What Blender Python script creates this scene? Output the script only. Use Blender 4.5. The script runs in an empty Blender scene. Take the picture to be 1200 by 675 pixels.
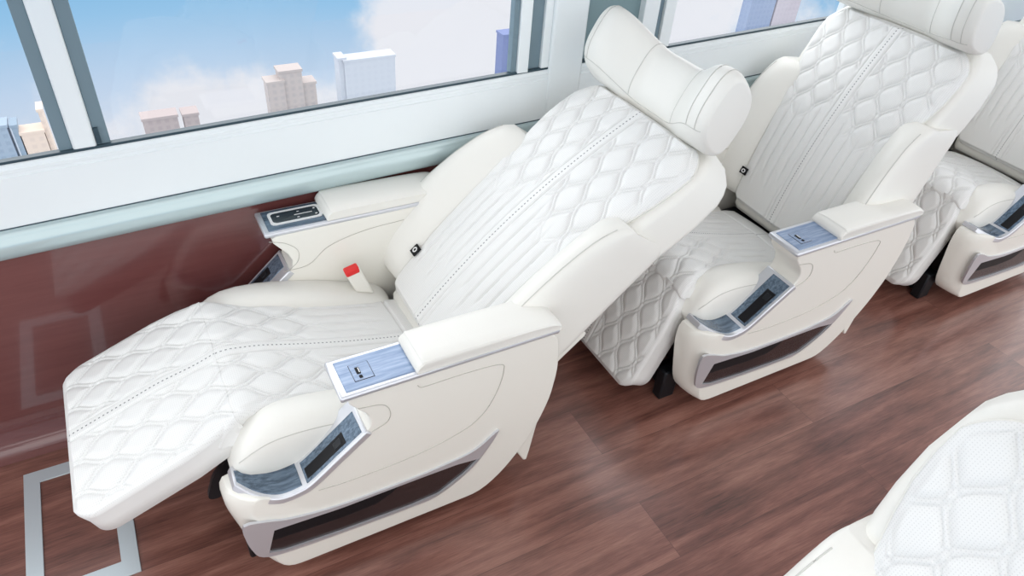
import bpy, bmesh, math, random
import numpy as np
from mathutils import Vector, Matrix

random.seed(7)
C = bpy.context.scene.collection
PI = math.pi
SC = bpy.context.scene

# ------------------------------------------------------------------ materials
def new_mat(name, color=(.8, .8, .8), rough=.5, metal=0.0, coat=0.0, coat_rough=.05, spec=.5):
    m = bpy.data.materials.new(name)
    m.use_nodes = True
    b = m.node_tree.nodes['Principled BSDF']
    b.inputs['Base Color'].default_value = (*color, 1)
    b.inputs['Roughness'].default_value = rough
    b.inputs['Metallic'].default_value = metal
    b.inputs['Coat Weight'].default_value = coat
    b.inputs['Coat Roughness'].default_value = coat_rough
    b.inputs['Specular IOR Level'].default_value = spec
    return m, m.node_tree, b

def nd(nt, typ, **kw):
    n = nt.nodes.new(typ)
    for k, v in kw.items():
        if k in n.inputs.keys():
            n.inputs[k].default_value = v
        else:
            setattr(n, k, v)
    return n

def math_n(nt, op, a, b=None, c=None):
    n = nt.nodes.new('ShaderNodeMath'); n.operation = op
    for i, v in enumerate((a, b, c)):
        if v is None: continue
        if isinstance(v, (int, float)): n.inputs[i].default_value = v
        else: nt.links.new(v, n.inputs[i])
    return n.outputs[0]

def ramp(nt, fac, stops):
    r = nt.nodes.new('ShaderNodeValToRGB')
    el = r.color_ramp.elements
    while len(el) < len(stops): el.new(.5)
    for e, (p, c) in zip(el, stops):
        e.position = p; e.color = (*c, 1)
    nt.links.new(fac, r.inputs['Fac'])
    return r.outputs['Color']

def leather(name, color, rough=.42, bump=.06):
    m, nt, b = new_mat(name, color, rough)
    tc = nt.nodes.new('ShaderNodeTexCoord')
    v = nd(nt, 'ShaderNodeTexVoronoi', Scale=420.0)
    nt.links.new(tc.outputs['Object'], v.inputs['Vector'])
    n = nd(nt, 'ShaderNodeTexNoise', Scale=9.0, Detail=3.0)
    nt.links.new(tc.outputs['Object'], n.inputs['Vector'])
    h = math_n(nt, 'ADD', v.outputs['Distance'], math_n(nt, 'MULTIPLY', n.outputs['Fac'], 1.5))
    bp = nd(nt, 'ShaderNodeBump', Strength=bump, Distance=.004)
    nt.links.new(h, bp.inputs['Height'])
    nt.links.new(bp.outputs['Normal'], b.inputs['Normal'])
    return m

def quilted(name, color):
    """perforated leather; uv is (across, along) in metres"""
    m, nt, b = new_mat(name, color, .5)
    uv = nt.nodes.new('ShaderNodeUVMap')
    sx = nt.nodes.new('ShaderNodeSeparateXYZ')
    nt.links.new(uv.outputs['UV'], sx.inputs[0])
    P = .0045
    def cell(o):
        f = math_n(nt, 'FRACT', math_n(nt, 'DIVIDE', math_n(nt, 'ADD', o, 10.0), P))
        return math_n(nt, 'POWER', math_n(nt, 'SUBTRACT', f, .5), 2.0)
    d = math_n(nt, 'SQRT', math_n(nt, 'ADD', cell(sx.outputs['X']), cell(sx.outputs['Y'])))
    hole = math_n(nt, 'LESS_THAN', d, .2)
    # dotted lacing along the centre band
    at = math_n(nt, 'LESS_THAN', math_n(nt, 'ABSOLUTE', sx.outputs['X']), .0017)
    fr = math_n(nt, 'FRACT', math_n(nt, 'DIVIDE', math_n(nt, 'ADD', sx.outputs['Y'], 10.0), .0105))
    dots = math_n(nt, 'MULTIPLY', at, math_n(nt, 'LESS_THAN', fr, .42))
    mx = nd(nt, 'ShaderNodeMix', data_type='RGBA')
    mx.inputs[6].default_value = (*color, 1); mx.inputs[7].default_value = tuple(c*.86 for c in color) + (1,)
    nt.links.new(hole, mx.inputs[0])
    mx2 = nd(nt, 'ShaderNodeMix', data_type='RGBA')
    nt.links.new(dots, mx2.inputs[0]); nt.links.new(mx.outputs[2], mx2.inputs[6])
    mx2.inputs[7].default_value = (.20, .20, .21, 1)
    nt.links.new(mx2.outputs[2], b.inputs['Base Color'])
    bp = nd(nt, 'ShaderNodeBump', Strength=.25, Distance=.0006)
    bp.invert = True
    nt.links.new(math_n(nt, 'ADD', hole, dots), bp.inputs['Height'])
    nt.links.new(bp.outputs['Normal'], b.inputs['Normal'])
    return m

def streaky(name, c1, c2, metal, rough, scale=(4, 60, 60), coat=.6):
    m, nt, b = new_mat(name, c1, rough, metal, coat=coat, coat_rough=.12)
    tc = nt.nodes.new('ShaderNodeTexCoord'); mp = nt.nodes.new('ShaderNodeMapping')
    mp.inputs['Scale'].default_value = scale
    nt.links.new(tc.outputs['Object'], mp.inputs['Vector'])
    n = nd(nt, 'ShaderNodeTexNoise', Scale=2.2, Detail=5.0, Roughness=.65)
    nt.links.new(mp.outputs['Vector'], n.inputs['Vector'])
    nt.links.new(ramp(nt, n.outputs['Fac'], [(.35, c1), (.65, c2)]), b.inputs['Base Color'])
    return m

M = {}
M['leather'] = leather('cream_leather', (.825, .81, .76))
M['quilt'] = quilted('perforated_quilted_leather', (.81, .807, .79))  # cooler than the plain leather: window light mixed into the colour
M['piping'] = leather('piping_leather', (.60, .59, .55), .5)
M['shell'] = new_mat('cream_gloss_plastic', (.85, .83, .765), .32, coat=.35, coat_rough=.12)[0]
M['groove'] = new_mat('shell_seam', (.50, .48, .43), .45)[0]
M['silver'] = new_mat('satin_silver', (.66, .67, .71), .3, .55, coat=.4)[0]
M['brushed'] = streaky('brushed_dark_silver', (.42, .42, .45), (.58, .58, .61), .9, .35, (3, 40, 120))
M['skytint_wood'] = streaky('sky_tinted_wood_inlay', (.17, .25, .40), (.33, .41, .56), .25, .36, (5, 70, 70), .3)  # blue of the reflected sky is put into the wood colour
M['slatewood'] = streaky('slate_blue_wood_inlay', (.05, .085, .13), (.17, .24, .33), .35, .25, (5, 60, 60))
M['darkwood'] = streaky('dark_gloss_wood', (.014, .009, .010), (.030, .018, .018), 0.0, .25, (4, 50, 50), .15)
M['black'] = new_mat('black_plastic', (.008, .008, .010), .45, spec=.2)[0]
M['glossblack'] = new_mat('black_gloss', (.01, .016, .026), .12, coat=.5)[0]
M['iron'] = new_mat('black_steel', (.012, .014, .018), .38, .4)[0]
M['red'] = new_mat('red_button', (.75, .02, .02), .35)[0]
M['white'] = new_mat('white_mark', (.8, .8, .8), .4)[0]
M['frame'] = new_mat('white_window_frame', (.86, .90, .91), .3, coat=.3, coat_rough=.1)[0]
M['gasket'] = new_mat('grey_felt_gasket', (.17, .24, .28), .6)[0]
M['seal'] = new_mat('dark_window_seal', (.03, .06, .08), .35)[0]
M['pillar'] = new_mat('grey_teal_pillar', (.20, .29, .31), .5)[0]
M['ledge'] = new_mat('pale_teal_satin_rail', (.50, .61, .62), .24, .25, coat=.4)[0]
M['ceiling'] = new_mat('ceiling_white', (.8, .8, .79), .7)[0]
M['edge'] = new_mat('silver_floor_trim', (.62, .70, .74), .38, .45)[0]

# glossy red brown wall lining
m, nt, b = new_mat('red_brown_gloss_lining', (.12, .03, .03), .22, coat=1.0, coat_rough=.06)
tc = nt.nodes.new('ShaderNodeTexCoord'); mp = nt.nodes.new('ShaderNodeMapping')
mp.inputs['Scale'].default_value = (1.5, 1, 22)
nt.links.new(tc.outputs['Object'], mp.inputs['Vector'])
n = nd(nt, 'ShaderNodeTexNoise', Scale=3.0, Detail=6.0, Roughness=.6)
nt.links.new(mp.outputs['Vector'], n.inputs['Vector'])
nt.links.new(ramp(nt, n.outputs['Fac'], [(.3, (.135, .042, .040)), (.7, (.160, .052, .049))]), b.inputs['Base Color'])
M['lining'] = m

# plank floor
m, nt, b = new_mat('red_brown_plank_floor', (.2, .08, .06), .3)
tc = nt.nodes.new('ShaderNodeTexCoord')
br = nd(nt, 'ShaderNodeTexBrick', Scale=1.0)
br.offset = .43; br.offset_frequency = 2
br.inputs['Mortar Size'].default_value = .0007; br.inputs['Mortar Smooth'].default_value = .3
br.inputs['Brick Width'].default_value = 1.6; br.inputs['Row Height'].default_value = .185
br.inputs['Color1'].default_value = (0, 0, 0, 1); br.inputs['Color2'].default_value = (1, 1, 1, 1)
br.inputs['Mortar'].default_value = (.5, .5, .5, 1)
mp0 = nt.nodes.new('ShaderNodeMapping'); mp0.inputs['Location'].default_value = (-.08, .078, 0)
nt.links.new(tc.outputs['Object'], mp0.inputs['Vector']); nt.links.new(mp0.outputs['Vector'], br.inputs['Vector'])
sep = nt.nodes.new('ShaderNodeSeparateColor'); nt.links.new(br.outputs['Color'], sep.inputs[0])
add = nd(nt, 'ShaderNodeVectorMath', operation='ADD')
cmb = nt.nodes.new('ShaderNodeCombineXYZ')
nt.links.new(math_n(nt, 'MULTIPLY', sep.outputs[0], 13.0), cmb.inputs['Z'])
nt.links.new(tc.outputs['Object'], add.inputs[0]); nt.links.new(cmb.outputs[0], add.inputs[1])
mp = nt.nodes.new('ShaderNodeMapping'); mp.inputs['Scale'].default_value = (1.0, 11, 1)
nt.links.new(add.outputs[0], mp.inputs['Vector'])
g1 = nd(nt, 'ShaderNodeTexNoise', Scale=2.0, Detail=7.0, Roughness=.62, Distortion=.5)
nt.links.new(mp.outputs['Vector'], g1.inputs['Vector'])
mp2 = nt.nodes.new('ShaderNodeMapping'); mp2.inputs['Scale'].default_value = (9, 190, 1)
nt.links.new(add.outputs[0], mp2.inputs['Vector'])
g2 = nd(nt, 'ShaderNodeTexNoise', Scale=2.0, Detail=3.0, Roughness=.6)
nt.links.new(mp2.outputs['Vector'], g2.inputs['Vector'])
fac = math_n(nt, 'ADD', math_n(nt, 'MULTIPLY', g1.outputs['Fac'], .72), math_n(nt, 'MULTIPLY', g2.outputs['Fac'], .34))
fac = math_n(nt, 'ADD', fac, math_n(nt, 'MULTIPLY', math_n(nt, 'SUBTRACT', sep.outputs[0], .5), .10))
mp3 = nt.nodes.new('ShaderNodeMapping'); mp3.inputs['Scale'].default_value = (2.2, 5.5, 1)
nt.links.new(add.outputs[0], mp3.inputs['Vector'])
g3 = nd(nt, 'ShaderNodeTexNoise', Scale=1.6, Detail=3.0, Roughness=.5); nt.links.new(mp3.outputs['Vector'], g3.inputs['Vector'])
fac = math_n(nt, 'ADD', fac, math_n(nt, 'MULTIPLY', math_n(nt, 'SUBTRACT', g3.outputs['Fac'], .5), .34))
col = ramp(nt, fac, [(.30, (.070, .029, .023)), (.50, (.195, .080, .061)), (.74, (.36, .175, .135))])
mo = nd(nt, 'ShaderNodeMix', data_type='RGBA'); nt.links.new(br.outputs['Fac'], mo.inputs[0])
nt.links.new(col, mo.inputs[6]); mo.inputs[7].default_value = (.10, .045, .036, 1)
nt.links.new(mo.outputs[2], b.inputs['Base Color'])
b.inputs['Roughness'].default_value = .32
b.inputs['Coat Weight'].default_value = .7; b.inputs['Coat Roughness'].default_value = .17
bp = nd(nt, 'ShaderNodeBump', Strength=.12, Distance=.002)
nt.links.new(g2.outputs['Fac'], bp.inputs['Height']); nt.links.new(bp.outputs['Normal'], b.inputs['Normal'])
M['floor'] = m

# window glass: thin clear pane with a weak sheen
m = bpy.data.materials.new('clear_window_glass'); m.use_nodes = True
nt = m.node_tree; nt.nodes.clear()
o = nt.nodes.new('ShaderNodeOutputMaterial'); mix = nt.nodes.new('ShaderNodeMixShader')
tr = nt.nodes.new('ShaderNodeBsdfTransparent'); gl = nt.nodes.new('ShaderNodeBsdfGlossy')
gl.inputs['Roughness'].default_value = .02; mix.inputs[0].default_value = .03
nt.links.new(tr.outputs[0], mix.inputs[1]); nt.links.new(gl.outputs[0], mix.inputs[2]); nt.links.new(mix.outputs[0], o.inputs[0])
M['glass'] = m

def facade(name, wall, win):
    m, nt, b = new_mat(name, wall, .9)
    tc = nt.nodes.new('ShaderNodeTexCoord'); sx = nt.nodes.new('ShaderNodeSeparateXYZ')
    nt.links.new(tc.outputs['Object'], sx.inputs[0])
    hx = math_n(nt, 'ADD', sx.outputs['X'], sx.outputs['Y'])
    a = math_n(nt, 'GREATER_THAN', math_n(nt, 'FRACT', math_n(nt, 'MULTIPLY', hx, 1.4)), .5)
    c = math_n(nt, 'GREATER_THAN', math_n(nt, 'FRACT', math_n(nt, 'MULTIPLY', sx.outputs['Z'], 1.5)), .45)
    mx = nd(nt, 'ShaderNodeMix', data_type='RGBA')
    mx.inputs[6].default_value = (*wall, 1); mx.inputs[7].default_value = (*[.65*a+.35*c for a, c in zip(wall, win)], 1)
    nt.links.new(math_n(nt, 'MULTIPLY', a, c), mx.inputs[0]); nt.links.new(mx.outputs[2], b.inputs['Base Color'])
    return m

# ------------------------------------------------------------------ mesh helpers
def link(name, me, mat, parent=None, smooth=40):
    for p in me.polygons: p.use_smooth = True
    if smooth and smooth < 180: me.set_sharp_from_angle(angle=math.radians(smooth))
    o = bpy.data.objects.new(name, me); C.objects.link(o)
    if mat: me.materials.append(mat)
    if parent: o.parent = parent
    return o

def from_data(name, v, f, mat, parent=None, smooth=40, fix=True):
    me = bpy.data.meshes.new(name); me.from_pydata([tuple(map(float, p)) for p in v], [], f)
    if fix:
        bm = bmesh.new(); bm.from_mesh(me)
        bmesh.ops.recalc_face_normals(bm, faces=bm.faces); bm.to_mesh(me); bm.free()
    me.update()
    return link(name, me, mat, parent, smooth)

def bevel(o, w, seg=3, ang=35):
    md = o.modifiers.new('bevel', 'BEVEL'); md.width = w; md.segments = seg
    md.limit_method = 'ANGLE'; md.angle_limit = math.radians(ang)
    return o

def boxes(name, lst, mat, parent=None, bev=0, seg=2):
    """lst of (x0,x1,y0,y1,z0,z1) or 8-vertex lists"""
    v, f = [], []
    for b in lst:
        k = len(v)
        if len(b) == 6:
            x0, x1, y0, y1, z0, z1 = b
            v += [(x0, y0, z0), (x1, y0, z0), (x1, y1, z0), (x0, y1, z0), (x0, y0, z1), (x1, y0, z1), (x1, y1, z1), (x0, y1, z1)]
        else: v += list(b)
        f += [tuple(k+i for i in q) for q in ((3, 2, 1, 0), (4, 5, 6, 7), (0, 1, 5, 4), (1, 2, 6, 5), (2, 3, 7, 6), (3, 0, 4, 7))]
    o = from_data(name, v, f, mat, parent, 30)
    if bev: bevel(o, bev, seg)
    return o

def catmull(pts, n=8, closed=False):
    P = [Vector(p) for p in pts]; out = []; N = len(P)
    for i in range(N if closed else N-1):
        if closed: p0, p1, p2, p3 = P[i-1], P[i], P[(i+1) % N], P[(i+2) % N]
        else:
            p1, p2 = P[i], P[i+1]
            p0 = P[i-1] if i else p1*2-p2
            p3 = P[i+2] if i+2 < N else p2*2-p1
        for k in range(n):
            t = k/n
            out.append(.5*((2*p1)+(p2-p0)*t+(2*p0-5*p1+4*p2-p3)*t*t+(3*p1-p0-3*p2+p3)*t**3))
    if not closed: out.append(P[-1])
    return out

def resample(pts, n, closed=True):
    P = [Vector(p) for p in pts]
    if closed: P = P+[P[0]]
    L = [0]
    for a, b in zip(P, P[1:]): L.append(L[-1]+(b-a).length)
    out = []; j = 0
    for i in range(n):
        d = L[-1]*i/(n if closed else n-1)
        while j < len(L)-2 and L[j+1] < d: j += 1
        t = (d-L[j])/max(L[j+1]-L[j], 1e-9)
        out.append(P[j].lerp(P[j+1], min(t, 1)))
    return out

def loft(name, loops, mat, parent=None, cap=True, smooth=50):
    n = len(loops[0]); v = [p for l in loops for p in l]; f = []
    for i in range(len(loops)-1):
        for j in range(n):
            a = i*n+j; b2 = i*n+(j+1) % n
            f.append((a, b2, b2+n, a+n))
    if cap:
        f.append(tuple(range(n-1, -1, -1))); f.append(tuple(range((len(loops)-1)*n, len(loops)*n)))
    return from_data(name, v, f, mat, parent, smooth)

def tube(name, paths, r, mat, parent=None, k=8):
    """thin round cords along 3D polylines, one mesh"""
    V, F = [], []
    for pts in paths:
        P = [Vector(p) for p in pts]; base = len(V)
        for i, p in enumerate(P):
            t = (P[min(i+1, len(P)-1)]-P[max(i-1, 0)]).normalized()
            a = Vector((0, 0, 1)) if abs(t.z) < .9 else Vector((1, 0, 0))
            u = t.cross(a).normalized(); w = t.cross(u)
            for q in range(k):
                an = 2*PI*q/k; V.append(p+(u*math.cos(an)+w*math.sin(an))*r)
        for i in range(len(P)-1):
            for q in range(k):
                a = base+i*k+q; b2 = base+i*k+(q+1) % k; F.append((a, b2, b2+k, a+k))
        F.append(tuple(base+q for q in range(k))); F.append(tuple(base+(len(P)-1)*k+q for q in range(k)))
    return from_data(name, V, F, mat, parent, 80)

def sstep(x, a, b):
    t = np.clip((x-a)/(b-a), 0, 1); return t*t*(3-2*t)

def quilt(s, t, mask, W=.084, L=.152, off=0.0):
    """height of the stitched pattern: mask 1 = leaf-shaped quilting between crossing bands, 0 = straight channels"""
    bb = .0060; al = .62*W/(4*PI)
    dmin = np.full_like(s, 1.0); g = np.zeros_like(s); ss = s+off
    c = (W/L)*ss-al*np.sin(4*PI*ss/L); sl = W/L-al*4*PI/L*np.cos(4*PI*ss/L)
    for f in (1, -1):
        for o2 in (bb, -bb):
            r = np.mod(t-f*c-o2+W/2, W)-W/2
            d = np.abs(r)/np.sqrt(1+sl**2)
            dmin = np.minimum(dmin, d); g = np.maximum(g, np.exp(-(d/.0021)**2))
    hq = -.0034*g+.0044*(1-np.exp(-(dmin/.0095)**2))
    at = np.abs(t); P = .036
    r = np.abs(np.mod(at-.052+P/2, P)-P/2)
    act = (at > .036) & (at < .185)
    gs = np.where(act, np.exp(-(r/.0032)**2), 0)
    hs = -.0046*gs+np.where(act, .0024*(1-np.exp(-(r/.010)**2)), .002)
    h = hq*mask+hs*(1-mask)
    band = np.exp(-((at-.0175)/.0026)**2)
    cen = sstep(at, .030, .017)
    h = h*(1-cen)+cen*.004-band*.0045
    return h

def pad(name, smin, smax, w, path, hfun, thick, R, mat, parent, step=.0027, ends=(True, True), under=.012):
    """upholstered slab: top surface over (s, t), rounded rim, skirt and bottom. path(s)->(x,z,nx,nz); y is across"""
    ns = int((smax-smin)/step)+1; nt = int(2*max(w(s) for s in np.linspace(smin, smax, 60))/step)+1
    S = np.linspace(smin, smax, ns); q = np.linspace(-1, 1, nt)
    W = np.array([w(s) for s in S])
    s = np.repeat(S[:, None], nt, 1); t = W[:, None]*q[None, :]
    e = W[:, None]-np.abs(t)
    if ends[0]: e = np.minimum(e, s-smin)
    if ends[1]: e = np.minimum(e, smax-s)
    ee = np.clip(R-e, 0, R)
    h = hfun(s, t)*sstep(e, .008, .022)-(R-np.sqrt(np.maximum(R*R-ee*ee, 0)))
    fr = np.array([path(x) for x in S])
    X = fr[:, 0][:, None]+fr[:, 2][:, None]*h; Z = fr[:, 1][:, None]+fr[:, 3][:, None]*h
    V = np.stack([X, t, Z], -1).reshape(-1, 3).tolist()
    uv = np.stack([t, s], -1).reshape(-1, 2).tolist()
    idx = np.arange(ns*nt).reshape(ns, nt)
    F = np.stack([idx[:-1, :-1], idx[:-1, 1:], idx[1:, 1:], idx[1:, :-1]], -1).reshape(-1, 4).tolist()
    ring = [(0, j) for j in range(nt)]+[(i, nt-1) for i in range(1, ns)]+[(ns-1, j) for j in range(nt-2, -1, -1)]+[(i, 0) for i in range(ns-2, 0, -1)]
    prev = [int(idx[r]) for r in ring]
    top = prev[:]
    for dep, ins in ((R+.004, 0.0), (R+(thick-R)*.5, -.004), (thick*.93, .0), (thick, under)):
        cur = []
        for (i, j) in ring:
            x, z, nx, nz = fr[i]
            y = t[i, j]; y = y-math.copysign(ins, y) if abs(y) > ins else y
            ii = S[i]
            xx, zz = x-nx*dep, z-nz*dep
            cur.append(len(V)); V.append((xx, y, zz)); uv.append((.0325, .0130))
        N = len(ring)
        for k in range(N):
            F.append((prev[k], cur[k], cur[(k+1) % N], prev[(k+1) % N]))
        prev = cur
    # bottom: strips between the two long sides
    pos = {r: k for k, r in enumerate(ring)}
    left = [prev[pos[(i, 0)]] for i in range(ns)]; right = [prev[pos[(i, nt-1)]] for i in range(ns)]
    row0 = [prev[pos[(0, j)]] for j in range(nt)]; row1 = [prev[pos[(ns-1, j)]] for j in range(nt)]
    for i in range(ns-1): F.append((left[i], left[i+1], right[i+1], right[i]))
    F.append(tuple(row0)); F.append(tuple(row1[::-1]))
    me = bpy.data.meshes.new(name); me.from_pydata(V, [], F)
    bm = bmesh.new(); bm.from_mesh(me); bmesh.ops.recalc_face_normals(bm, faces=bm.faces); bm.to_mesh(me); bm.free()
    l = me.uv_layers.new(name='UVMap')
    li = np.zeros(len(me.loops), dtype=np.int32); me.loops.foreach_get('vertex_index', li)
    l.data.foreach_set('uv', np.array(uv)[li].astype(np.float32).ravel())
    # piping points just below the rim
    pip = []
    for k in range(len(ring)): pip.append(Vector(V[top[k]]))
    o = link(name, me, mat, parent, 75)
    return o, pip

def thing(name, label, cat, loc=(0, 0, 0), group=None):
    o = bpy.data.objects.new(name, None); C.objects.link(o); o.location = loc
    o.empty_display_size = .1
    tag(o, label, cat, group); return o

def tag(o, label, cat, group=None):
    o['label'] = label; o['category'] = cat
    if group: o['group'] = group
    return o

def struct(o):
    o['kind'] = 'structure'; return o

# ------------------------------------------------------------------ the recliner seat (faces -x, aisle side -y)
YC = 1.38
def yo(z): return -.345-.02*min(max((z-.1)/.5, 0), 1)

def side_console(parent, sg):
    """one armrest shell with console; sg=-1 aisle side, +1 window side"""
    S = lambda x, y, z: (x, y*(-sg), z)          # written for the aisle side (y<0)
    out = [(.242, .588), (.246, .566), (.272, .546), (.296, .522), (.304, .498), (.300, .476), (.287, .461), (.16, .350), (.128, .337), (.09, .334), (.035, .354), (.0, .371), (-.02, .364),
           (-.025, .30), (-.012, .235), (.004, .15), (.018, .105), (.042, .07), (.085, .055), (.30, .054), (.585, .054), (.645, .098), (.70, .177), (.74, .26), (.766, .35), (.774, .45), (.766, .54), (.752, .588), (.60, .588), (.42, .588)]
    corner = {0, 6, 7, 27}
    # dense outline with soft corners
    dense = []
    n = len(out)
    for i in range(n):
        a, b2 = Vector(out[i]), Vector(out[(i+1) % n])
        k = max(1, int((b2-a).length/.02))
        for j in range(k): dense.append(a.lerp(b2, j/k))
    for _ in range(2): dense = [dense[i-1]*.25+dense[i]*.5+dense[(i+1) % len(dense)]*.25 for i in range(len(dense))]
    loops = []
    for q, dy in ((0, 0.0), (.35, 0), (.6, 0), (.78, 0), (.9, 0), (1, 0)):
        loop = []
        for p in dense:
            wf = min(max((.10-p.x)/.12, 0), 1)**1.2
            x = p.x+.055*(q**3)*wf
            y = -.258+(yo(p.y)+.258)*q
            loop.append(S(x, y, p.y))
        loops.append(loop)
    sh = loft('side_console', loops, M['shell'], parent, True, 40); bevel(sh, .009, 3, 50)

    sh['side'] = sg
    # armrest top: silver tray, inlay, pad
    tr = boxes('armrest_trim', [[S(x, y, z) for x, y, z in ((.236, -.372, .586), (.757, -.370, .586), (.757, -.256, .586), (.236, -.256, .586), (.236, -.372, .600), (.757, -.370, .600), (.757, -.256, .600), (.236, -.256, .600))]], M['silver'], sh, .005)
    if sg < 0:
        boxes('wood_inlay', [(.252, .408, -.360, -.268, .596, .6022)], M['skytint_wood'], sh, .002)
        boxes('socket_rim', [(.2771, .3209, -.3409, -.2891, .600, .6030)], M['glossblack'], sh, .006, 3)
        boxes('usb_socket', [(.278, .320, -.340, -.290, .600, .6036)], M['skytint_wood'], sh, .006, 3)
        for bb in ((.288, .297, -.322, -.302, .602, .6050), (.290, .297, -.335, -.3265, .602, .6050)):
            boxes('usb_port', [bb], M['black'], sh, .001)
        boxes('usb_port_tongue', [(.2935, .2955, -.319, -.305, .604, .6056)], M['white'], sh)
    else:
        boxes('control_bezel', [(.250, .412, .266, .362, .597, .6025)], M['slatewood'], sh, .002)
        ring = []
        for (X0, X1, Y0, Y1) in ((.263, .402, .285, .347), (.270, .395, .291, .341)):
            L = []
            for cx, cy, a0 in ((X1-.012, Y1-.012, 0), (X0+.012, Y1-.012, 90), (X0+.012, Y0+.012, 180), (X1-.012, Y0+.012, 270)):
                for k in range(6):
                    an = math.radians(a0+18*k); L.append((cx+.012*math.cos(an), cy+.012*math.sin(an)))
            ring.append(L)
        V = [(x, y, z) for z in (.601, .6055) for L in ring for x, y in L]; N = 24; F = []
        for k in range(N):
            j = (k+1) % N
            F += [(2*N+k, 2*N+j, 3*N+j, 3*N+k), (k, N+k, N+j, j), (k, j, 2*N+j, 2*N+k), (N+k, 3*N+k, 3*N+j, N+j)]
        from_data('control_frame', V, F, M['white'], sh, 30)
        boxes('control_screen', [(.268, .397, .289, .343, .601, .6042)], M['glossblack'], sh, .002)
        for bb in ((.330, .378, .314, .3165), (.340, .346, .328, .330), (.335, .341, .300, .303), (.384, .389, .300, .304), (.384, .389, .328, .332), (.285, .292, .322, .3245)):
            boxes('control_mark', [bb+(.604, .605)], M['white'], sh)
    # pad: soft block with sloped front
    prof = [(.402, .600, .0), (.401, .612, .0), (.412, .628, 0), (.436, .635, 0), (.60, .634, 0), (.715, .630, 0), (.748, .622, 0), (.760, .610, 0), (.756, .600, 0)]
    pp = [(p.x, p.y) for p in catmull([(a, b2, 0) for a, b2, c in prof], 5)]
    loops = []
    for y, sc in ((-.371, .0), (-.3725, .35), (-.370, .72), (-.362, .93), (-.345, 1.0), (-.300, .97), (-.278, .84), (-.264, .62), (-.258, .3), (-.259, 0)):
        lp = []
        for x, z in pp:
            zz = .600+(z-.600)*(.55+.45*sc) if sc < 1 else z
            xx = x+(.58-x)*(.022*(1-sc))
            lp.append(S(xx, y, zz))
        loops.append(lp)
    pd = loft('armrest_pad', loops, M['leather'], sh, True, 55); bevel(pd, .006, 3, 40)

    # console rim: front shelf and ramp as one silver strip, with inlays
    path = catmull([(.006, .373, 0), (.04, .354, 0), (.088, .337, 0), (.128, .338, 0), (.162, .353, 0), (.225, .408, 0), (.290, .465, 0)], 8)
    def strip(name, i0, i1, ya, yb, lift, th, mat, bev=.0015, yf=None):
        V = []; P = path[i0:i1+1]
        for k, p in enumerate(P):
            a = P[max(k-1, 0)]; c = P[min(k+1, len(P)-1)]; d = (c-a).normalized(); nrm = Vector((-d.y, d.x, 0))
            f2 = (i0+k)/(len(path)-1)
            y0 = ya(p) if callable(ya) else ya; y1 = yb(p) if callable(yb) else yb
            for (y, l) in ((y0, lift-th), (y0, lift), (y1, lift), (y1, lift-th)):
                V.append(S(p.x+nrm.x*l, y, p.y+nrm.y*l))
        F = []
        for k in range(len(P)-1):
            for q in range(4): F.append((k*4+q, k*4+(q+1) % 4, k*4+4+(q+1) % 4, k*4+4+q))
        F += [(0, 1, 2, 3), tuple((len(P)-1)*4+q for q in (3, 2, 1, 0))]
        o = from_data(name, V, F, mat, sh, 35)
        if bev: bevel(o, bev, 2, 50)
        return o
    def rim(p):                                   # rounded front in plan
        f2 = min(max((.10-p.x)/.10, 0), 1); return yo(p.y)-.006+.06*f2**2.2
    strip('console_trim', 0, 48, rim, -.256, .006, .018, M['silver'], .003)
    strip('shelf_inlay', 1, 27, lambda p: min(rim(p)+.013, -.276), -.270, .0072, .004, M['slatewood'], .001)
    strip('ramp_inlay', 30, 47, lambda p: rim(p)+.010, -.290, .0072, .004, M['slatewood'], .001)
    strip('ramp_slot', 31, 43, lambda p: rim(p)+.018, -.312, .0082, .004, M['black'], .003)
    strip('slot_latch', 40, 42, lambda p: rim(p)+.024, -.322, .0095, .003, M['iron'], .001)

    # lower insert: silver frame, dark gloss panel, deep pocket
    fo = [(.003, .292), (.000, .242), (.008, .190), (.024, .152), (.075, .134), (.209, .123), (.385, .116), (.462, .122), (.55, .181), (.600, .255), (.621, .301), (.610, .296), (.554, .254), (.47, .241), (.394, .236), (.217, .238), (.101, .258), (.05, .280)]
    fi = [(.061, .240), (.040, .160), (.075, .146), (.21, .133), (.385, .125), (.462, .130), (.535, .177), (.572, .216), (.51, .226), (.394, .228), (.216, .228)]
    fi = fi[0:]
    def face(name, pts, off, mat, thick=.006, nn=90):
        P = resample(pts, nn); V = []
        for o2 in (off, off-thick):
            V += [S(p[0], yo(p[1])-o2, p[1]) for p in P]
        F = [tuple(range(nn)), tuple(range(2*nn-1, nn-1, -1))]+[(k, (k+1) % nn, nn+(k+1) % nn, nn+k) for k in range(nn)]
        return from_data(name, V, F, mat, sh, 35)
    fo2 = catmull([(a, b2, 0) for a, b2 in fo], 5, True)
    nn = 110
    O = resample(fo2, nn); I = resample([(a, b2, 0) for a, b2 in fi], 400)
    I2 = []
    j0 = None
    for p in O: # nearest point on the inner outline, kept monotonic
        I2.append(min(I, key=lambda r: (r-p).length))
    V = []; F = []
    for kk, (p, off) in enumerate(((O, -.001), (O, .0065), (I2, .0075), (I2, -.001))):
        V += [S(r.x, yo(r.y)-off, r.y) for r in p]
    for kk in range(3):
        for k in range(nn): F.append((kk*nn+k, kk*nn+(k+1) % nn, (kk+1)*nn+(k+1) % nn, (kk+1)*nn+k))
    from_data('insert_frame', V, F, M['silver'], sh, 40)
    face('insert_panel', fi, .0028, M['darkwood'], .006)
    pk = [(.061, .236), (.216, .224), (.36, .224), (.335, .205), (.298, .186), (.213, .184), (.052, .198)]
    face('insert_pocket', pk, .0036, M['black'], .002)
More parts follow.
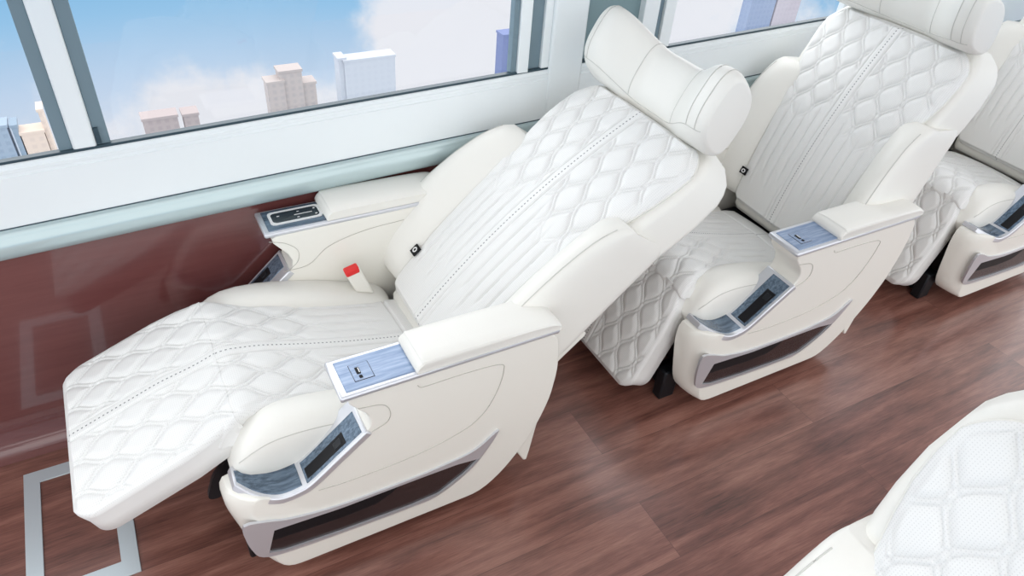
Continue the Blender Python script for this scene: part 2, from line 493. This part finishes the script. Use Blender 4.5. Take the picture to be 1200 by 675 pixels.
    # raised contour lines pressed in the shell
    l1 = catmull([(.405, .560, 0), (.412, .551, 0), (.43, .549, 0), (.52, .549, 0), (.605, .541, 0), (.618, .515, 0), (.606, .45, 0), (.575, .385, 0), (.52, .345, 0), (.40, .317, 0), (.25, .312, 0), (.17, .318, 0)], 6)
    l2 = catmull([(.272, .548, 0), (.325, .535, 0), (.342, .505, 0), (.335, .475, 0), (.30, .458, 0)], 6)
    tube('contour_line', [[S(p.x, yo(p.y)-.0006, p.y) for p in l] for l in (l1, l2)], .0010, M['groove'], sh, 6)
    if sg > 0:   # seams on the inner face, seen past the seat
        ln = catmull([(.27, .47, 0), (.34, .475, 0), (.40, .52, 0), (.50, .545, 0), (.62, .552, 0)], 6)
        l3 = catmull([(.245, .575, 0), (.285, .56, 0), (.315, .53, 0), (.312, .495, 0), (.285, .47, 0)], 6)
        tube('inner_seam', [[S(p.x, -.2575, p.y) for p in l] for l in (ln, l3)], .0008, M['groove'], sh, 6)
    return sh

def ncurve(u): return .02-.24*(u-.3)**2

def backrest(parent):
    """local frame: x = back-to-front normal is -x; built in (u along +z, n along -x) so that angle 90 = upright"""
    T = lambda y, u, n: (-n, y, u)
    # body shell
    def ws(u): return float(np.interp(u, [-.03, .1, .3, .48, .56, .62, .70, .78, .83, .86], [.215, .235, .262, .280, .294, .299, .300, .291, .270, .245]))
    loops = []
    US = [-.035, -.030, -.015, .02, .1, .2, .3, .4, .5, .56, .62, .66, .70, .74, .78, .81, .835, .852, .860, .863]
    for u in US:
        k = 1.0
        if u > .81: k = 1-.28*((u-.81)/.053)**2.5
        if u < -.015: k = 1-.25*((-.015-u)/.02)
        w2 = ws(u)*(1 if u < .81 else 1-.06*((u-.81)/.053)**2); n1 = ncurve(u)-.004; n0 = -.138+ncurve(u)*.65
        c = (n1+n0)/2; hd = (n1-n0)/2*k
        r = .022; lp = []
        for cy, cn, a0 in ((w2-r, c+hd-r, 0), (-w2+r, c+hd-r, 90), (-w2+r, c-hd+r, 180), (w2-r, c-hd+r, 270)):
            for q in range(7):
                an = math.radians(a0+15*q); yq = cy+r*math.cos(an); nq = cn+r*math.sin(an)
                lp.append(T(yq*(1-.075*(nq-c+hd)/(2*hd)), u, nq))
        loops.append(lp)
    bk = loft('backrest', loops, M['leather'], parent, True, 50)

    # quilted panel
    def wp(u):
        w2 = float(np.interp(u, [.0, .03, .3, .46, .54, .60, .66, .72, .77, .83], [.198, .205, .212, .222, .236, .249, .260, .264, .262, .244]))
        w2 = .0 + w2
        if u < .05: d = .05-u; w2 = w2-.045+math.sqrt(max(.045**2-d*d*.78, 0))
        if u > .76: d = (u-.76)/.078; w2 = w2-.055+.055*math.sqrt(max(1-d*d, 0))
        return w2
    def path(u):
        n = ncurve(u)+.018; dn = -.48*(u-.3); L = math.hypot(1, dn)
        return (-n, u, -1/L, -dn/L)
    def hf(s, t):
        edge = .40+.10*np.exp(-(np.abs(t)/.06)**2)
        mask = sstep(s, edge-.03, edge+.07)
        keep = np.where(s < .1, sstep(s, .065, .1), 1.0)
        lowfade = sstep(s, .085+.05*np.mod(np.abs(t)/.036, 2), .125+.05*np.mod(np.abs(t)/.036, 2))
        q = quilt(s, t, mask)
        band = np.abs(t) < .03
        q = np.where(band, q, q*np.where(mask < .5, lowfade, 1))
        crown = .016*(1-(t/.28)**2)
        return q+crown
    pn, pip = pad('back_panel', .0, .838, wp, path, hf, .03, .016, M['quilt'], bk)
    ring = [p+Vector((-.0005, 0, 0)) for p in pip[::3]]
    tube('panel_piping', [ring+[ring[0]]], .0022, M['leather'], bk, 6)
    # side bolsters (the outer face covers the flank down to the rear)
    base = [(.188, -.03), (.190, .012), (.204, .042), (.232, .074), (.262, .094), (.287, .090), (.301, .064), (.305, .0), (.303, -.08), (.297, -.132), (.25, -.134), (.20, -.09)]
    for sg in (-1, 1):
        loops = []; ridge = []
        for u in (.022, .026, .04, .07, .11, .16, .22, .28, .34, .40, .45, .49, .515, .535, .552, .564, .572, .577, .579):
            k = float(np.interp(u, [.022, .06, .12, .2, .3, .42, .5, .55, .58], [.45, .72, .95, 1.05, 1.06, .95, .78, .55, .30]))
            wk = float(np.interp(u, [.022, .06, .14, .26, .42, .56], [-.022, -.004, .006, .008, .002, -.006]))
            sh = 1.0
            if u > .54: sh = 1-.10*((u-.54)/.039)**2.2
            if u < .045: sh = 1-.18*((.045-u)/.023)**2
            lp = []
            for (y, n) in base:
                n2 = n*k+ncurve(u)*.7 if n > 0 else n+ncurve(u)*.7
                y2 = y+(wk+(.018 if sg > 0 else 0))*(y-.19)/.11
                cy, cn = .245, -.03+ncurve(u)*.7
                lp.append(((cy+(y2-cy)*sh), (cn+(n2-cn)*sh)))
            cl = catmull([(a, b2, 0) for a, b2 in lp], 4, True)
            # the top closes lower at the rear than on the ridge
            loop = []
            for p in cl:
                uu = u
                if u > .30: uu = u+(.026 if p.y < 0 else 0)*min(1, max(0, -p.y/.1))*(u-.3)/.25
                loop.append(T(sg*p.x, uu, p.y))
            loops.append(loop)
            if .05 < u < .555: ridge.append(Vector(loop[20]))
        loft('side_bolster', loops, M['leather'], bk, True, 60)
        tube('bolster_piping', [catmull(ridge, 5)], .0016, M['piping'], bk, 6)
        # lower flank cover
        if sg < 0:
            V = [(.302, -.02, .075), (.302, .10, .082), (.302, .20, .085), (.302, .295, .088), (.302, .315, -.02), (.302, .322, -.15), (.302, .20, -.15), (.302, .08, -.12), (.302, -.02, -.06)]
            N = len(V); vv = [T(sg*y, u, n*.92) for y, u, n in V]+[T(sg*(y-.06), u, n*.92) for y, u, n in V]
            F = [tuple(range(N)), tuple(range(2*N-1, N-1, -1))]+[(k, (k+1) % N, N+(k+1) % N, N+k) for k in range(N)]
            o = from_data('flank_cover', vv, F, M['shell'], bk, 35); bevel(o, .006, 2)
        # black brand tab in the seam, a white ring on it
        tn = .05; tu = .128; ty = sg*.190
        tb = boxes('brand_tab', [[T(ty+a, tu+b2, ncurve(tu)+.030+c) for a, b2, c in ((-.0135, -.0145, 0), (.0135, -.0145, 0), (.0135, .0145, 0), (-.0135, .0145, 0), (-.0135, -.0145, .006), (.0135, -.0145, .006), (.0135, .0145, .006), (-.0135, .0145, .006))]], M['black'], bk, .001)
        V = []; F = []; N = 20
        for rr in (.0084, .0046):
            for k in range(N): V.append(T(ty+rr*math.cos(2*PI*k/N), tu+rr*math.sin(2*PI*k/N), ncurve(tu)+.0368))
        V2 = [Vector(v)-Vector(T(0, 0, .0012)) for v in V]
        for k in range(N):
            j = (k+1) % N
            F += [(k, j, N+j, N+k), (2*N+k, 3*N+k, 3*N+j, 2*N+j), (k, 2*N+k, 2*N+j, j), (N+k, N+j, 3*N+j, 3*N+k)]
        from_data('tab_emblem', V+V2, F, M['white'], bk, 30)
    # headrest: winged cushion
    HW = .262
    def sect(y, q):
        a = abs(y)
        ear = float(sstep(np.array(a), .055, .215))
        endk = 1.0
        if a > HW-.035: d = (a-(HW-.035))/.035; endk = .80+.20*math.sqrt(max(1-d*d, 0)) if d < 1 else .80
        nc = -.048+.080*ear; uc = .916; hu = .083+.003*ear; hn = .060+.014*ear
        hu *= endk; hn *= endk
        an = 2*PI*q
        ca, sa = math.cos(an), math.sin(an)
        ex = .72
        cu = math.copysign(abs(sa)**ex, sa)*hu; cn = math.copysign(abs(ca)**ex, ca)*hn
        tilt = .36
        return (y, uc+cu, nc+cn+tilt*cu)
    ys = [-HW, -HW+.0008, -HW+.004, -HW+.010, -HW+.02, -HW+.035]+list(np.linspace(-HW+.05, HW-.05, 30))+[HW-.035, HW-.02, HW-.010, HW-.004, HW-.0008, HW]
    loops = [[T(*sect(y, k/48)) for k in range(48)] for y in ys]
    hr = loft('headrest', loops, M['leather'], bk, True, 60)
    seams = []
    for y in (-.232, -.200, -.092, .092, .232):
        ks = range(-7, 17)
        seams.append([T(*[c for c in sect(y, k/48)]) for k in ks])
    lowq = -7/48
    seams.append([T(*sect(y, lowq)) for y in np.linspace(-.25, .25, 40)])
    tube('headrest_stitching', seams, .0013, M['piping'], bk, 6)
    return bk

def recliner(name, label, loc, back_deg, leg_deg, back_scale=1.0, group=None):
    root = thing(name, label, 'seat', loc, group)
    # base
    fr = boxes('base_frame', [(.10, .60, -.235, .235, .06, .24)], M['iron'], root, .006)
    for bb in ((.04, .66, -.20, -.15, .0, .07), (.04, .66, .15, .20, .0, .07)): boxes('floor_rail', [bb], M['iron'], root, .006)
    for bb in ((.0, .06, -.245, -.205, .0, .12), (.0, .06, .205, .245, .0, .12)): boxes('foot', [bb], M['iron'], root, .006)
    boxes('rear_frame', [(.58, .66, -.24, .24, .04, .30)], M['iron'], root, .006)
    side_console(root, -1); side_console(root, 1)
    # seat cushion
    LX, LZ, R = .06, .400, .075
    a0 = math.radians(74)
    tp = (LX+R*math.cos(a0), LZ+R*math.sin(a0)); d = (-math.sin(a0), math.cos(a0))
    Ls = .50
    def path(s):                # s from the rear to the front nose
        if s <= Ls:
            k = Ls-s; sag = -.010*math.sin(PI*max(s, 0)/Ls)
            return (tp[0]-d[0]*k, tp[1]-d[1]*k+sag, math.cos(a0), math.sin(a0))
        a = a0+(s-Ls)/R
        return (LX+R*math.cos(a), LZ+R*math.sin(a), math.cos(a), math.sin(a))
    def w(s): return float(np.interp(s, [-.05, .05, .36, .44, .50, .56, .63], [.192, .195, .190, .190, .205, .225, .232]))
    def hf(s, t):
        mask = sstep(s, .22, .32)
        fade = sstep(s, .065+.035*np.mod(np.abs(t)/.036, 2), .10+.035*np.mod(np.abs(t)/.036, 2))
        q = quilt(s, t, mask, off=.02)
        q = np.where(np.abs(t) < .03, q, q*np.where(mask < .5, fade, 1))
        q = q*sstep(s, .045, .06)-.006*np.exp(-((s-.045)/.004)**2)
        return q+.012*(1-(t/.2)**2)*sstep(s, .54, .42)
    pad('seat_cushion', -.045, .625, w, path, hf, .05, .014, M['quilt'], root)
    # thigh bolsters beside the cushion
    for sg in (-1, 1):
        xs = [.008, .010, .016, .028, .045, .07, .10, .14, .19, .25, .31, .37, .43, .48, .52, .54, .546]
        zt = lambda x: float(np.interp(x, [.008, .03, .06, .10, .15, .22, .32, .42, .50, .55], [.372, .418, .446, .462, .466, .458, .432, .398, .366, .345]))
        zb = lambda x: float(np.interp(x, [.008, .03, .06, .10, .16, .30, .55], [.352, .312, .294, .290, .292, .29, .27]))
        loops = []; st = []
        for x in xs:
            k = 1.0
            if x < .05: k = math.sqrt(max(1-((.05-x)/.0425)**2, .02))
            if x > .50: k = math.sqrt(max(1-((x-.50)/.047)**2, .05))
            c = (zt(x)+zb(x))/2; hh = (zt(x)-zb(x))/2*(.45+.55*k); hy = .060*(.25+.75*k)
            lp = []
            for q in range(32):
                an = 2*PI*q/32; ca, sa = math.cos(an), math.sin(an)
                lp.append((x, sg*(.224+hy*math.copysign(abs(ca)**.7, ca)), c+hh*math.copysign(abs(sa)**.7, sa)))
            loops.append(lp)
            if .02 < x < .5: st.append(lp[3])
        st = catmull(st, 4)
        loft('thigh_bolster', loops, M['leather'], root, True, 70)
        tube('bolster_stitching', [st], .0012, M['piping'], root, 6)
    # leg rest, hinged at the cushion nose: local +x runs outwards along the leg, +z is its face normal
    def lpath(s): return (s, R-.0 , 0.0, 1.0)
    def lw(s):
        w2 = float(np.interp(s, [0, .05, .12, .36], [.218, .232, .240, .238]))
        if s > .305: dd = (s-.305)/.062; w2 = w2-.06+.06*math.sqrt(max(1-dd*dd, 0))
        return w2
    def lh(s, t):
        q = quilt(s+.5497, t, np.ones_like(s), off=.02)
        return q+.010*(1-(t/.24)**2)*sstep(s, .02, .14)
    lg, lpip = pad('leg_rest', -.012, .365, lw, lpath, lh, .082, .012, M['quilt'], root, ends=(False, True))
    a = math.radians(leg_deg)               # angle below the horizontal
    lg.matrix_basis = Matrix(((-math.cos(a), 0, -math.sin(a), LX), (0, -1, 0, 0), (-math.sin(a), 0, math.cos(a), LZ), (0, 0, 0, 1)))
    # black linkage under the leg rest
    ln = boxes('leg_linkage', [(-.03, .03, -.21, .21, -.07, -.03)], M['iron'], root, .005)
    ln.matrix_basis = lg.matrix_basis.copy()
    # swing bars with a round end
    pr = catmull([(0.0, -.02, 0), (.07, -.035, 0), (.115, -.055, 0), (.145, -.085, 0), (.165, -.112, 0), (.15, -.128, 0), (.125, -.118, 0), (.10, -.09, 0), (.04, -.085, 0), (-.05, -.09, 0), (-.06, -.04, 0)], 4, True)
    n = len(pr)
    for yy in (-.205, .195):
        V = [(p.x, yy, p.y) for p in pr]+[(p.x, yy+.012, p.y) for p in pr]
        F = [tuple(range(n)), tuple(range(2*n-1, n-1, -1))]+[(i, (i+1) % n, n+(i+1) % n, n+i) for i in range(n)]
        sb = from_data('swing_bracket', V, F, M['iron'], root, 35); sb.matrix_basis = lg.matrix_basis.copy()
    # belt buckle
    bx = [(.448, .196, .385), (.502, .196, .365), (.502, .220, .365), (.448, .220, .385), (.420, .196, .462), (.462, .196, .472), (.462, .220, .472), (.420, .220, .462)]
    bu = boxes('belt_buckle', [bx], M['shell'], root, .006)
    bt = boxes('release_button', [[(.4245, .192, .447), (.463, .192, .456), (.463, .216, .458), (.4245, .216, .449), (.419, .192, .467), (.459, .192, .477), (.459, .216, .477), (.419, .216, .467)]], M['red'], bu, .004)
    bt['label'] = 'red release button'
    # rear skirt below the shells
    pr = [(.768, .44), (.782, .405), (.775, .33), (.757, .22), (.744, .12), (.738, .085), (.728, .088), (.690, .16), (.70, .20), (.735, .30)]
    n = len(pr); V = [(x, -.325, z) for x, z in pr]+[(x, .325, z) for x, z in pr]
    F = [tuple(range(n)), tuple(range(2*n-1, n-1, -1))]+[(i, (i+1) % n, n+(i+1) % n, n+i) for i in range(n)]
    o = from_data('rear_skirt', V, F, M['shell'], root, 30); bevel(o, .003, 2)
    # backrest
    bk = backrest(root)
    bk.location = (.56, 0, .37)
    bk.rotation_euler = (0, math.radians(90-back_deg), 0)
    bk.scale = (1, 1, back_scale)
    bk['label'] = 'smooth cream leather back body'
    return root

def copy_tree(o, parent=None):
    c = o.copy(); C.objects.link(c)
    if parent: c.parent = parent
    for ch in list(o.children): copy_tree(ch, c)
    return c

def pose(root, back_deg, leg_deg, scale=1.0, hx=.56):
    a = math.radians(leg_deg)
    for ch in root.children:
        n = ch.name.split('.')[0]
        if n == 'backrest':
            ch.rotation_euler = (0, math.radians(90-back_deg), 0); ch.scale = (1, 1, scale); ch.location.x = hx
        elif n in ('leg_rest', 'leg_linkage', 'swing_bracket'):
            ch.matrix_basis = Matrix(((-math.cos(a), 0, -math.sin(a), .06), (0, -1, 0, 0), (-math.sin(a), 0, math.cos(a), .40), (0, 0, 0, 1)))

GR = 'cream recliner seats in the vehicle'
s1 = recliner('recliner_seat', 'fully reclined cream leather seat with raised leg rest, nearest the mullioned window', (0, YC, 0), 41, 22, 1.0, GR)
s2 = copy_tree(s1); s2.location = (1.28, YC, 0); s2['label'] = 'half-upright cream quilted seat with lowered leg rest, directly behind the fully reclined seat'
pose(s2, 69, 68, .86, .595)
s3 = copy_tree(s1); s3.location = (2.56, YC, 0); s3['label'] = 'farthest cream seat of the window row, cut off by the right edge of the photo'
pose(s3, 69, 68, .86, .595)
s4 = copy_tree(s1); s4.location = (.095, .0, 0); s4['label'] = 'cream seat across the aisle, only its quilted backrest corner showing at lower right'
pose(s4, 72, 68, .86)
for ch in list(s4.children):
    if ch.name.startswith('side_console') and ch.get('side') == 1:
        for g2 in list(ch.children): bpy.data.objects.remove(g2)
        bpy.data.objects.remove(ch)

for ch in s4.children:
    if ch.name.startswith('backrest'):
        for g2 in ch.children:
            if g2.name.split('.')[0] in ('headrest', 'headrest_stitching'): g2.scale = (1, .62, 1)
            if g2.name.split('.')[0] in ('side_bolster', 'bolster_piping'):
                sy = sum(c[1] for c in g2.bound_box)
                g2.location = (0, -.030 if sy > 0 else .022, -.055)
# ------------------------------------------------------------------ the vehicle shell
X0, X1 = -1.6, 5.2
YW = 1.77
K = .029                                        # the window line climbs slightly towards the rear
def zs(z, x): return z+K*x
def wedge(name, x0, x1, y0, y1, z0, z1, mat, parent=None, bev=0, slope=(1, 1)):
    a = [(x0, y0, z0+K*x0*slope[0]), (x1, y0, z0+K*x1*slope[0]), (x1, y1, z0+K*x1*slope[0]), (x0, y1, z0+K*x0*slope[0]), (x0, y0, z1+K*x0*slope[1]), (x1, y0, z1+K*x1*slope[1]), (x1, y1, z1+K*x1*slope[1]), (x0, y1, z1+K*x0*slope[1])]
    return boxes(name, [a], mat, parent, bev)

fl = struct(boxes('floor', [(X0, X1, -1.3, 1.85, -.05, 0)], M['floor']))
ZT = 1.95
wl = struct(wedge('wall_left', X0, X1, YW, YW+.08, 0.0, .66, M['lining'], slope=(0, 1)))
# rolled foot of the lining
pr = [(1.775, .075), (1.752, .066), (1.722, .05), (1.706, .03), (1.700, .0), (1.775, 0)]
pp = [(p.x, p.y) for p in catmull([(a, b2, 0) for a, b2 in pr[:5]], 4)]+[(1.775, 0)]
struct(loft('baseboard_left', [[(x, y, z) for y, z in pp] for x in (X0, X1)], M['lining'], None, True, 30))
# satin rail under the sill
pr = [(1.772, .612), (1.752, .615), (1.740, .632), (1.738, .655), (1.745, .672), (1.748, .680), (1.754, .687), (1.772, .690)]
pp = catmull([(a, b2, 0) for a, b2 in pr], 4)
struct(loft('trim_1', [[(x, p.x, p.y+K*x) for p in pp] for x in (X0, X1)], M['ledge'], None, True, 30))
struct(wedge('trim_6', X0, X1, 1.760, 1.772, .6865, .6905, M['seal']))
# white sill panel with two fine steps below the glass
pr = [(1.775, .690), (1.762, .690), (1.762, .814), (1.765, .816), (1.765, .823), (1.762, .825), (1.762, .832), (1.765, .834), (1.766, .842), (1.772, .847), (1.785, .847), (1.785, .692)]
struct(loft('trim_2', [[(x, y, z+K*x) for y, z in pr] for x in (X0, X1)], M['frame'], None, True, 25))
struct(wedge('trim_3', X0, X1, 1.768, 1.785, .845, .8515, M['seal']))
# wall above the windows and the ceiling
struct(boxes('wall_upper_left', [(X0, X1, YW, YW+.08, ZT, 2.25)], M['frame'], None))
struct(boxes('ceiling', [(X0, X1, -1.3, 1.85, 2.2, 2.25)], M['ceiling']))

def window(nm, x0, x1, posts):
    w = struct(boxes(nm, [(x0, x1, 1.7855, 1.7895, .83+K*x0, ZT)], M['glass']))
    return w
w1 = window('window_1', X0, 1.026, None)
w2 = window('window_2', 1.584, 3.40, None)
w3 = window('window_3', 3.55, X1, None)
def upright(nm, x0, x1, y0, y1, mat, par, bev=.002):
    o = boxes(nm, [(x0, x1, y0, y1, .848+K*x0, ZT+.01)], mat, par, bev); return o
# sliding joint in the first window
upright('gasket', -.155, -.127, 1.776, 1.800, M['gasket'], w1)
upright('mullion', -.127, -.077, 1.768, 1.800, M['frame'], w1, .006)
upright('gasket', -.077, -.048, 1.776, 1.800, M['gasket'], w1)
boxes('gasket_clip', [(-.075, -.066, 1.770, 1.776, .853, .892)], M['seal'], w1)
# end of the first window
upright('gasket', 1.012, 1.030, 1.774, 1.800, M['gasket'], w1)
upright('window_frame', 1.030, 1.066, 1.766, 1.806, M['frame'], w1)
upright('gasket', 1.066, 1.110, 1.778, 1.806, M['gasket'], w1)
upright('window_frame', 1.110, 1.135, 1.768, 1.806, M['frame'], w1)
struct(boxes('trim_4', [(1.135, 1.251, 1.758, 1.84, .70, 2.2)], M['frame'], None, .006))
struct(boxes('trim_5', [(1.251, 1.455, 1.785, 1.85, .70, 2.2)], M['pillar'], None))
upright('window_frame', 1.455, 1.512, 1.760, 1.806, M['frame'], w2)
upright('gasket', 1.512, 1.542, 1.778, 1.806, M['gasket'], w2)
upright('window_frame', 1.542, 1.584, 1.768, 1.806, M['frame'], w2)
upright('mullion', 2.375, 2.430, 1.768, 1.80, M['frame'], w2, .006)
upright('gasket', 2.430, 2.46, 1.776, 1.80, M['gasket'], w2)
upright('window_frame', 3.40, 3.55, 1.760, 1.84, M['frame'], w3)

# silver rectangle set in the floor
V = [(x, y, z) for z in (0, .004) for x, y in ((-.484, 1.215), (-.242, 1.215), (-.242, 1.642), (-.484, 1.642), (-.446, 1.262), (-.282, 1.262), (-.282, 1.600), (-.446, 1.600))]
F = []
for k in range(4):
    j = (k+1) % 4; F += [(8+k, 8+j, 12+j, 12+k), (k, 4+k, 4+j, j), (k, j, 8+j, 8+k), (4+k, 12+k, 12+j, 4+j)]
ft = bevel(from_data('floor_hatch_trim', V, F, M['edge'], None, 30), .001, 1)
tag(ft, 'silver rectangular trim frame set flush in the wood floor below the raised leg rest', 'floor trim')

# ------------------------------------------------------------------ the city outside
g = struct(boxes('ground', [(-60, 140, 45, 88, -46, -45)], new_mat('pale_ground', (.4, .4, .4), .9)[0]))
def tower(lbl, rects, wall, win, depth=1.6, yb=70.0):  # wall and window colours are paled to stand for distance haze
    r0 = rects[0]
    root = thing('tower_block', lbl, 'building', ((r0[0]+r0[1])/2, yb, -45), 'hazy city buildings outside')
    m = facade('facade', wall, win)
    for i, (x0, x1, z) in enumerate(rects):
        cx = root.location.x
        body = boxes('facade', [(x0-cx, x1-cx, .25*i, depth+.25*i, 0, z+45)], m, root)
        boxes('roof', [(x0-cx-.1, x1-cx+.1, .25*i-.05, depth+.25*i+.05, z+45, z+45.25)], new_mat('roof_grey', wall, .9)[0], body)
tower('blue-grey hazy block outside, leftmost at the window edge', [(-11.0, -9.3, -29.1)], (.30, .38, .48), (.2, .27, .36))
tower('small dark blue roofed block outside, second from the left behind the pane', [(-9.0, -8.6, -29.2)], (.25, .33, .42), (.18, .25, .33))
tower('wide peach block outside, just left of the window mullion', [(-8.5, -6.75, -30.0), (-6.7, -6.36, -28.2)], (.70, .58, .50), (.55, .46, .42))
tower('low brown blocks outside, just above the sill right of the mullion', [(1.16, 4.19, -30.3), (4.70, 6.05, -30.5)], (.42, .36, .36), (.30, .26, .27))
tower('grey-brown twin tower outside, middle of the large pane', [(12.76, 14.41, -28.34), (14.1, 16.3, -27.5), (16.17, 17.64, -29.06)], (.45, .40, .39), (.33, .31, .33))
tower('wide pale hazy block outside, right of the grey-brown twin tower', [(20.6, 26.0, -27.1), (20.1, 20.8, -26.9)], (.50, .53, .59), (.45, .48, .55))
tower('slim dark blue tower outside, at the right end of the large pane', [(38.74, 40.3, -26.4)], (.16, .20, .38), (.12, .16, .32))
tower('tall blue-grey tower outside, left of the pair in the second window', [(75.4, 79.8, -20.0)], (.26, .32, .46), (.2, .26, .4))
tower('tall mauve-brown tower outside, right of the pair in the second window', [(80.1, 84.6, -20.5)], (.47, .43, .48), (.4, .37, .43))

# ------------------------------------------------------------------ sky
wd = bpy.data.worlds.new('sky'); SC.world = wd; wd.use_nodes = True
nt = wd.node_tree; bg = nt.nodes['Background']
tc = nt.nodes.new('ShaderNodeTexCoord'); nrm = nd(nt, 'ShaderNodeVectorMath', operation='NORMALIZE')
nt.links.new(tc.outputs['Generated'], nrm.inputs[0]); D = nrm.outputs[0]
sx = nt.nodes.new('ShaderNodeSeparateXYZ'); nt.links.new(D, sx.inputs[0])
mr = nd(nt, 'ShaderNodeMapRange'); mr.inputs['From Min'].default_value = -.46; mr.inputs['From Max'].default_value = -.24
nt.links.new(sx.outputs['Z'], mr.inputs['Value'])
base = ramp(nt, mr.outputs[0], [(0, (.70, .76, .86)), (.40, (.52, .67, .86)), (.72, (.31, .56, .82)), (1.0, (.19, .47, .76))])
# drifting cloud noise around a few banks
ns = nd(nt, 'ShaderNodeTexNoise', Scale=13.0, Detail=7.0, Roughness=.58); nt.links.new(D, ns.inputs['Vector'])
tot = None
for (c, rad, wgt) in (((.40, .86, -.325), .13, 1.0), ((.47, .83, -.30), .13, .9), ((.33, .87, -.40), .10, .75), ((.095, .905, -.415), .075, .85), ((.02, .90, -.43), .10, .5), ((.18, .88, -.43), .10, .75), ((.44, .82, -.36), .09, .6), ((-.09, .91, -.42), .09, .55), ((.72, .64, -.26), .30, .62), ((.60, .75, -.30), .2, .55)):
    v = Vector(c).normalized()
    ds = nd(nt, 'ShaderNodeVectorMath', operation='DISTANCE'); nt.links.new(D, ds.inputs[0]); ds.inputs[1].default_value = v
    e = math_n(nt, 'POWER', 2.718, math_n(nt, 'MULTIPLY', math_n(nt, 'POWER', math_n(nt, 'DIVIDE', ds.outputs['Value'], rad*.75), 2.0), -1.0))
    e = math_n(nt, 'MULTIPLY', e, wgt)
    tot = e if tot is None else math_n(nt, 'ADD', tot, e)
den = math_n(nt, 'ADD', tot, math_n(nt, 'MULTIPLY', math_n(nt, 'SUBTRACT', ns.outputs['Fac'], .5), 1.5))
mr2 = nd(nt, 'ShaderNodeMapRange'); mr2.interpolation_type = 'SMOOTHSTEP'
mr2.inputs['From Min'].default_value = .28; mr2.inputs['From Max'].default_value = .85
nt.links.new(den, mr2.inputs['Value'])
cl = nd(nt, 'ShaderNodeMix', data_type='RGBA'); nt.links.new(mr2.outputs[0], cl.inputs[0])
nt.links.new(base, cl.inputs[6]); cl.inputs[7].default_value = (.83, .85, .91, 1)
# bright overcast above the horizon
mr3 = nd(nt, 'ShaderNodeMapRange'); mr3.inputs['From Min'].default_value = -.2; mr3.inputs['From Max'].default_value = .15
nt.links.new(sx.outputs['Z'], mr3.inputs['Value'])
up = nd(nt, 'ShaderNodeMix', data_type='RGBA'); nt.links.new(mr3.outputs[0], up.inputs[0])
nt.links.new(cl.outputs[2], up.inputs[6])
mr4 = nd(nt, 'ShaderNodeMapRange'); mr4.interpolation_type = 'SMOOTHSTEP'
mr4.inputs['From Min'].default_value = .1; mr4.inputs['From Max'].default_value = .8
nt.links.new(sx.outputs['Y'], mr4.inputs['Value'])
hi = nd(nt, 'ShaderNodeMix', data_type='RGBA'); nt.links.new(mr4.outputs[0], hi.inputs[0])
hi.inputs[6].default_value = (1.85, 1.88, 1.90, 1); hi.inputs[7].default_value = (2.9, 3.0, 3.1, 1)
nt.links.new(hi.outputs[2], up.inputs[7])
nt.links.new(up.outputs[2], bg.inputs['Color']); bg.inputs['Strength'].default_value = 1.0

# ------------------------------------------------------------------ lamps and camera
def area(nm, loc, rot, sx_, sy_, p, col=(1, 1, 1)):
    l = bpy.data.lights.new(nm, 'AREA'); l.shape = 'RECTANGLE'; l.size = sx_; l.size_y = sy_; l.energy = p; l.color = col
    o = bpy.data.objects.new(nm, l); C.objects.link(o); o.location = loc; o.rotation_euler = rot
    return o
area('ceiling_lamp', (1.2, .25, 2.17), (0, 0, 0), 4.6, .5, 10, (1, .985, .955))
area('ceiling_lamp', (1.2, -.7, 2.17), (math.radians(15), 0, 0), 4.6, .5, 13, (1, .985, .955))

cam = bpy.data.cameras.new('camera'); co = bpy.data.objects.new('camera', cam); C.objects.link(co)
cam.sensor_width = 36; cam.lens = 36*850/1200; cam.clip_end = 500; cam.clip_start = .02
r = Vector((.8791, -.4722, .0687)).normalized(); dn = Vector((-.2466, -.5734, -.7817)); dn = (dn-r*dn.dot(r)).normalized(); fw = r.cross(dn)
if fw.y < 0: fw = -fw
co.matrix_world = Matrix(((r.x, -dn.x, -fw.x, 0), (r.y, -dn.y, -fw.y, 0), (r.z, -dn.z, -fw.z, 1.7), (0, 0, 0, 1)))
SC.camera = co
vs = SC.view_settings
vs.view_transform = 'Standard'; vs.look = 'None'; vs.gamma = 1; vs.exposure = 0.0; vs.use_curve_mapping = False
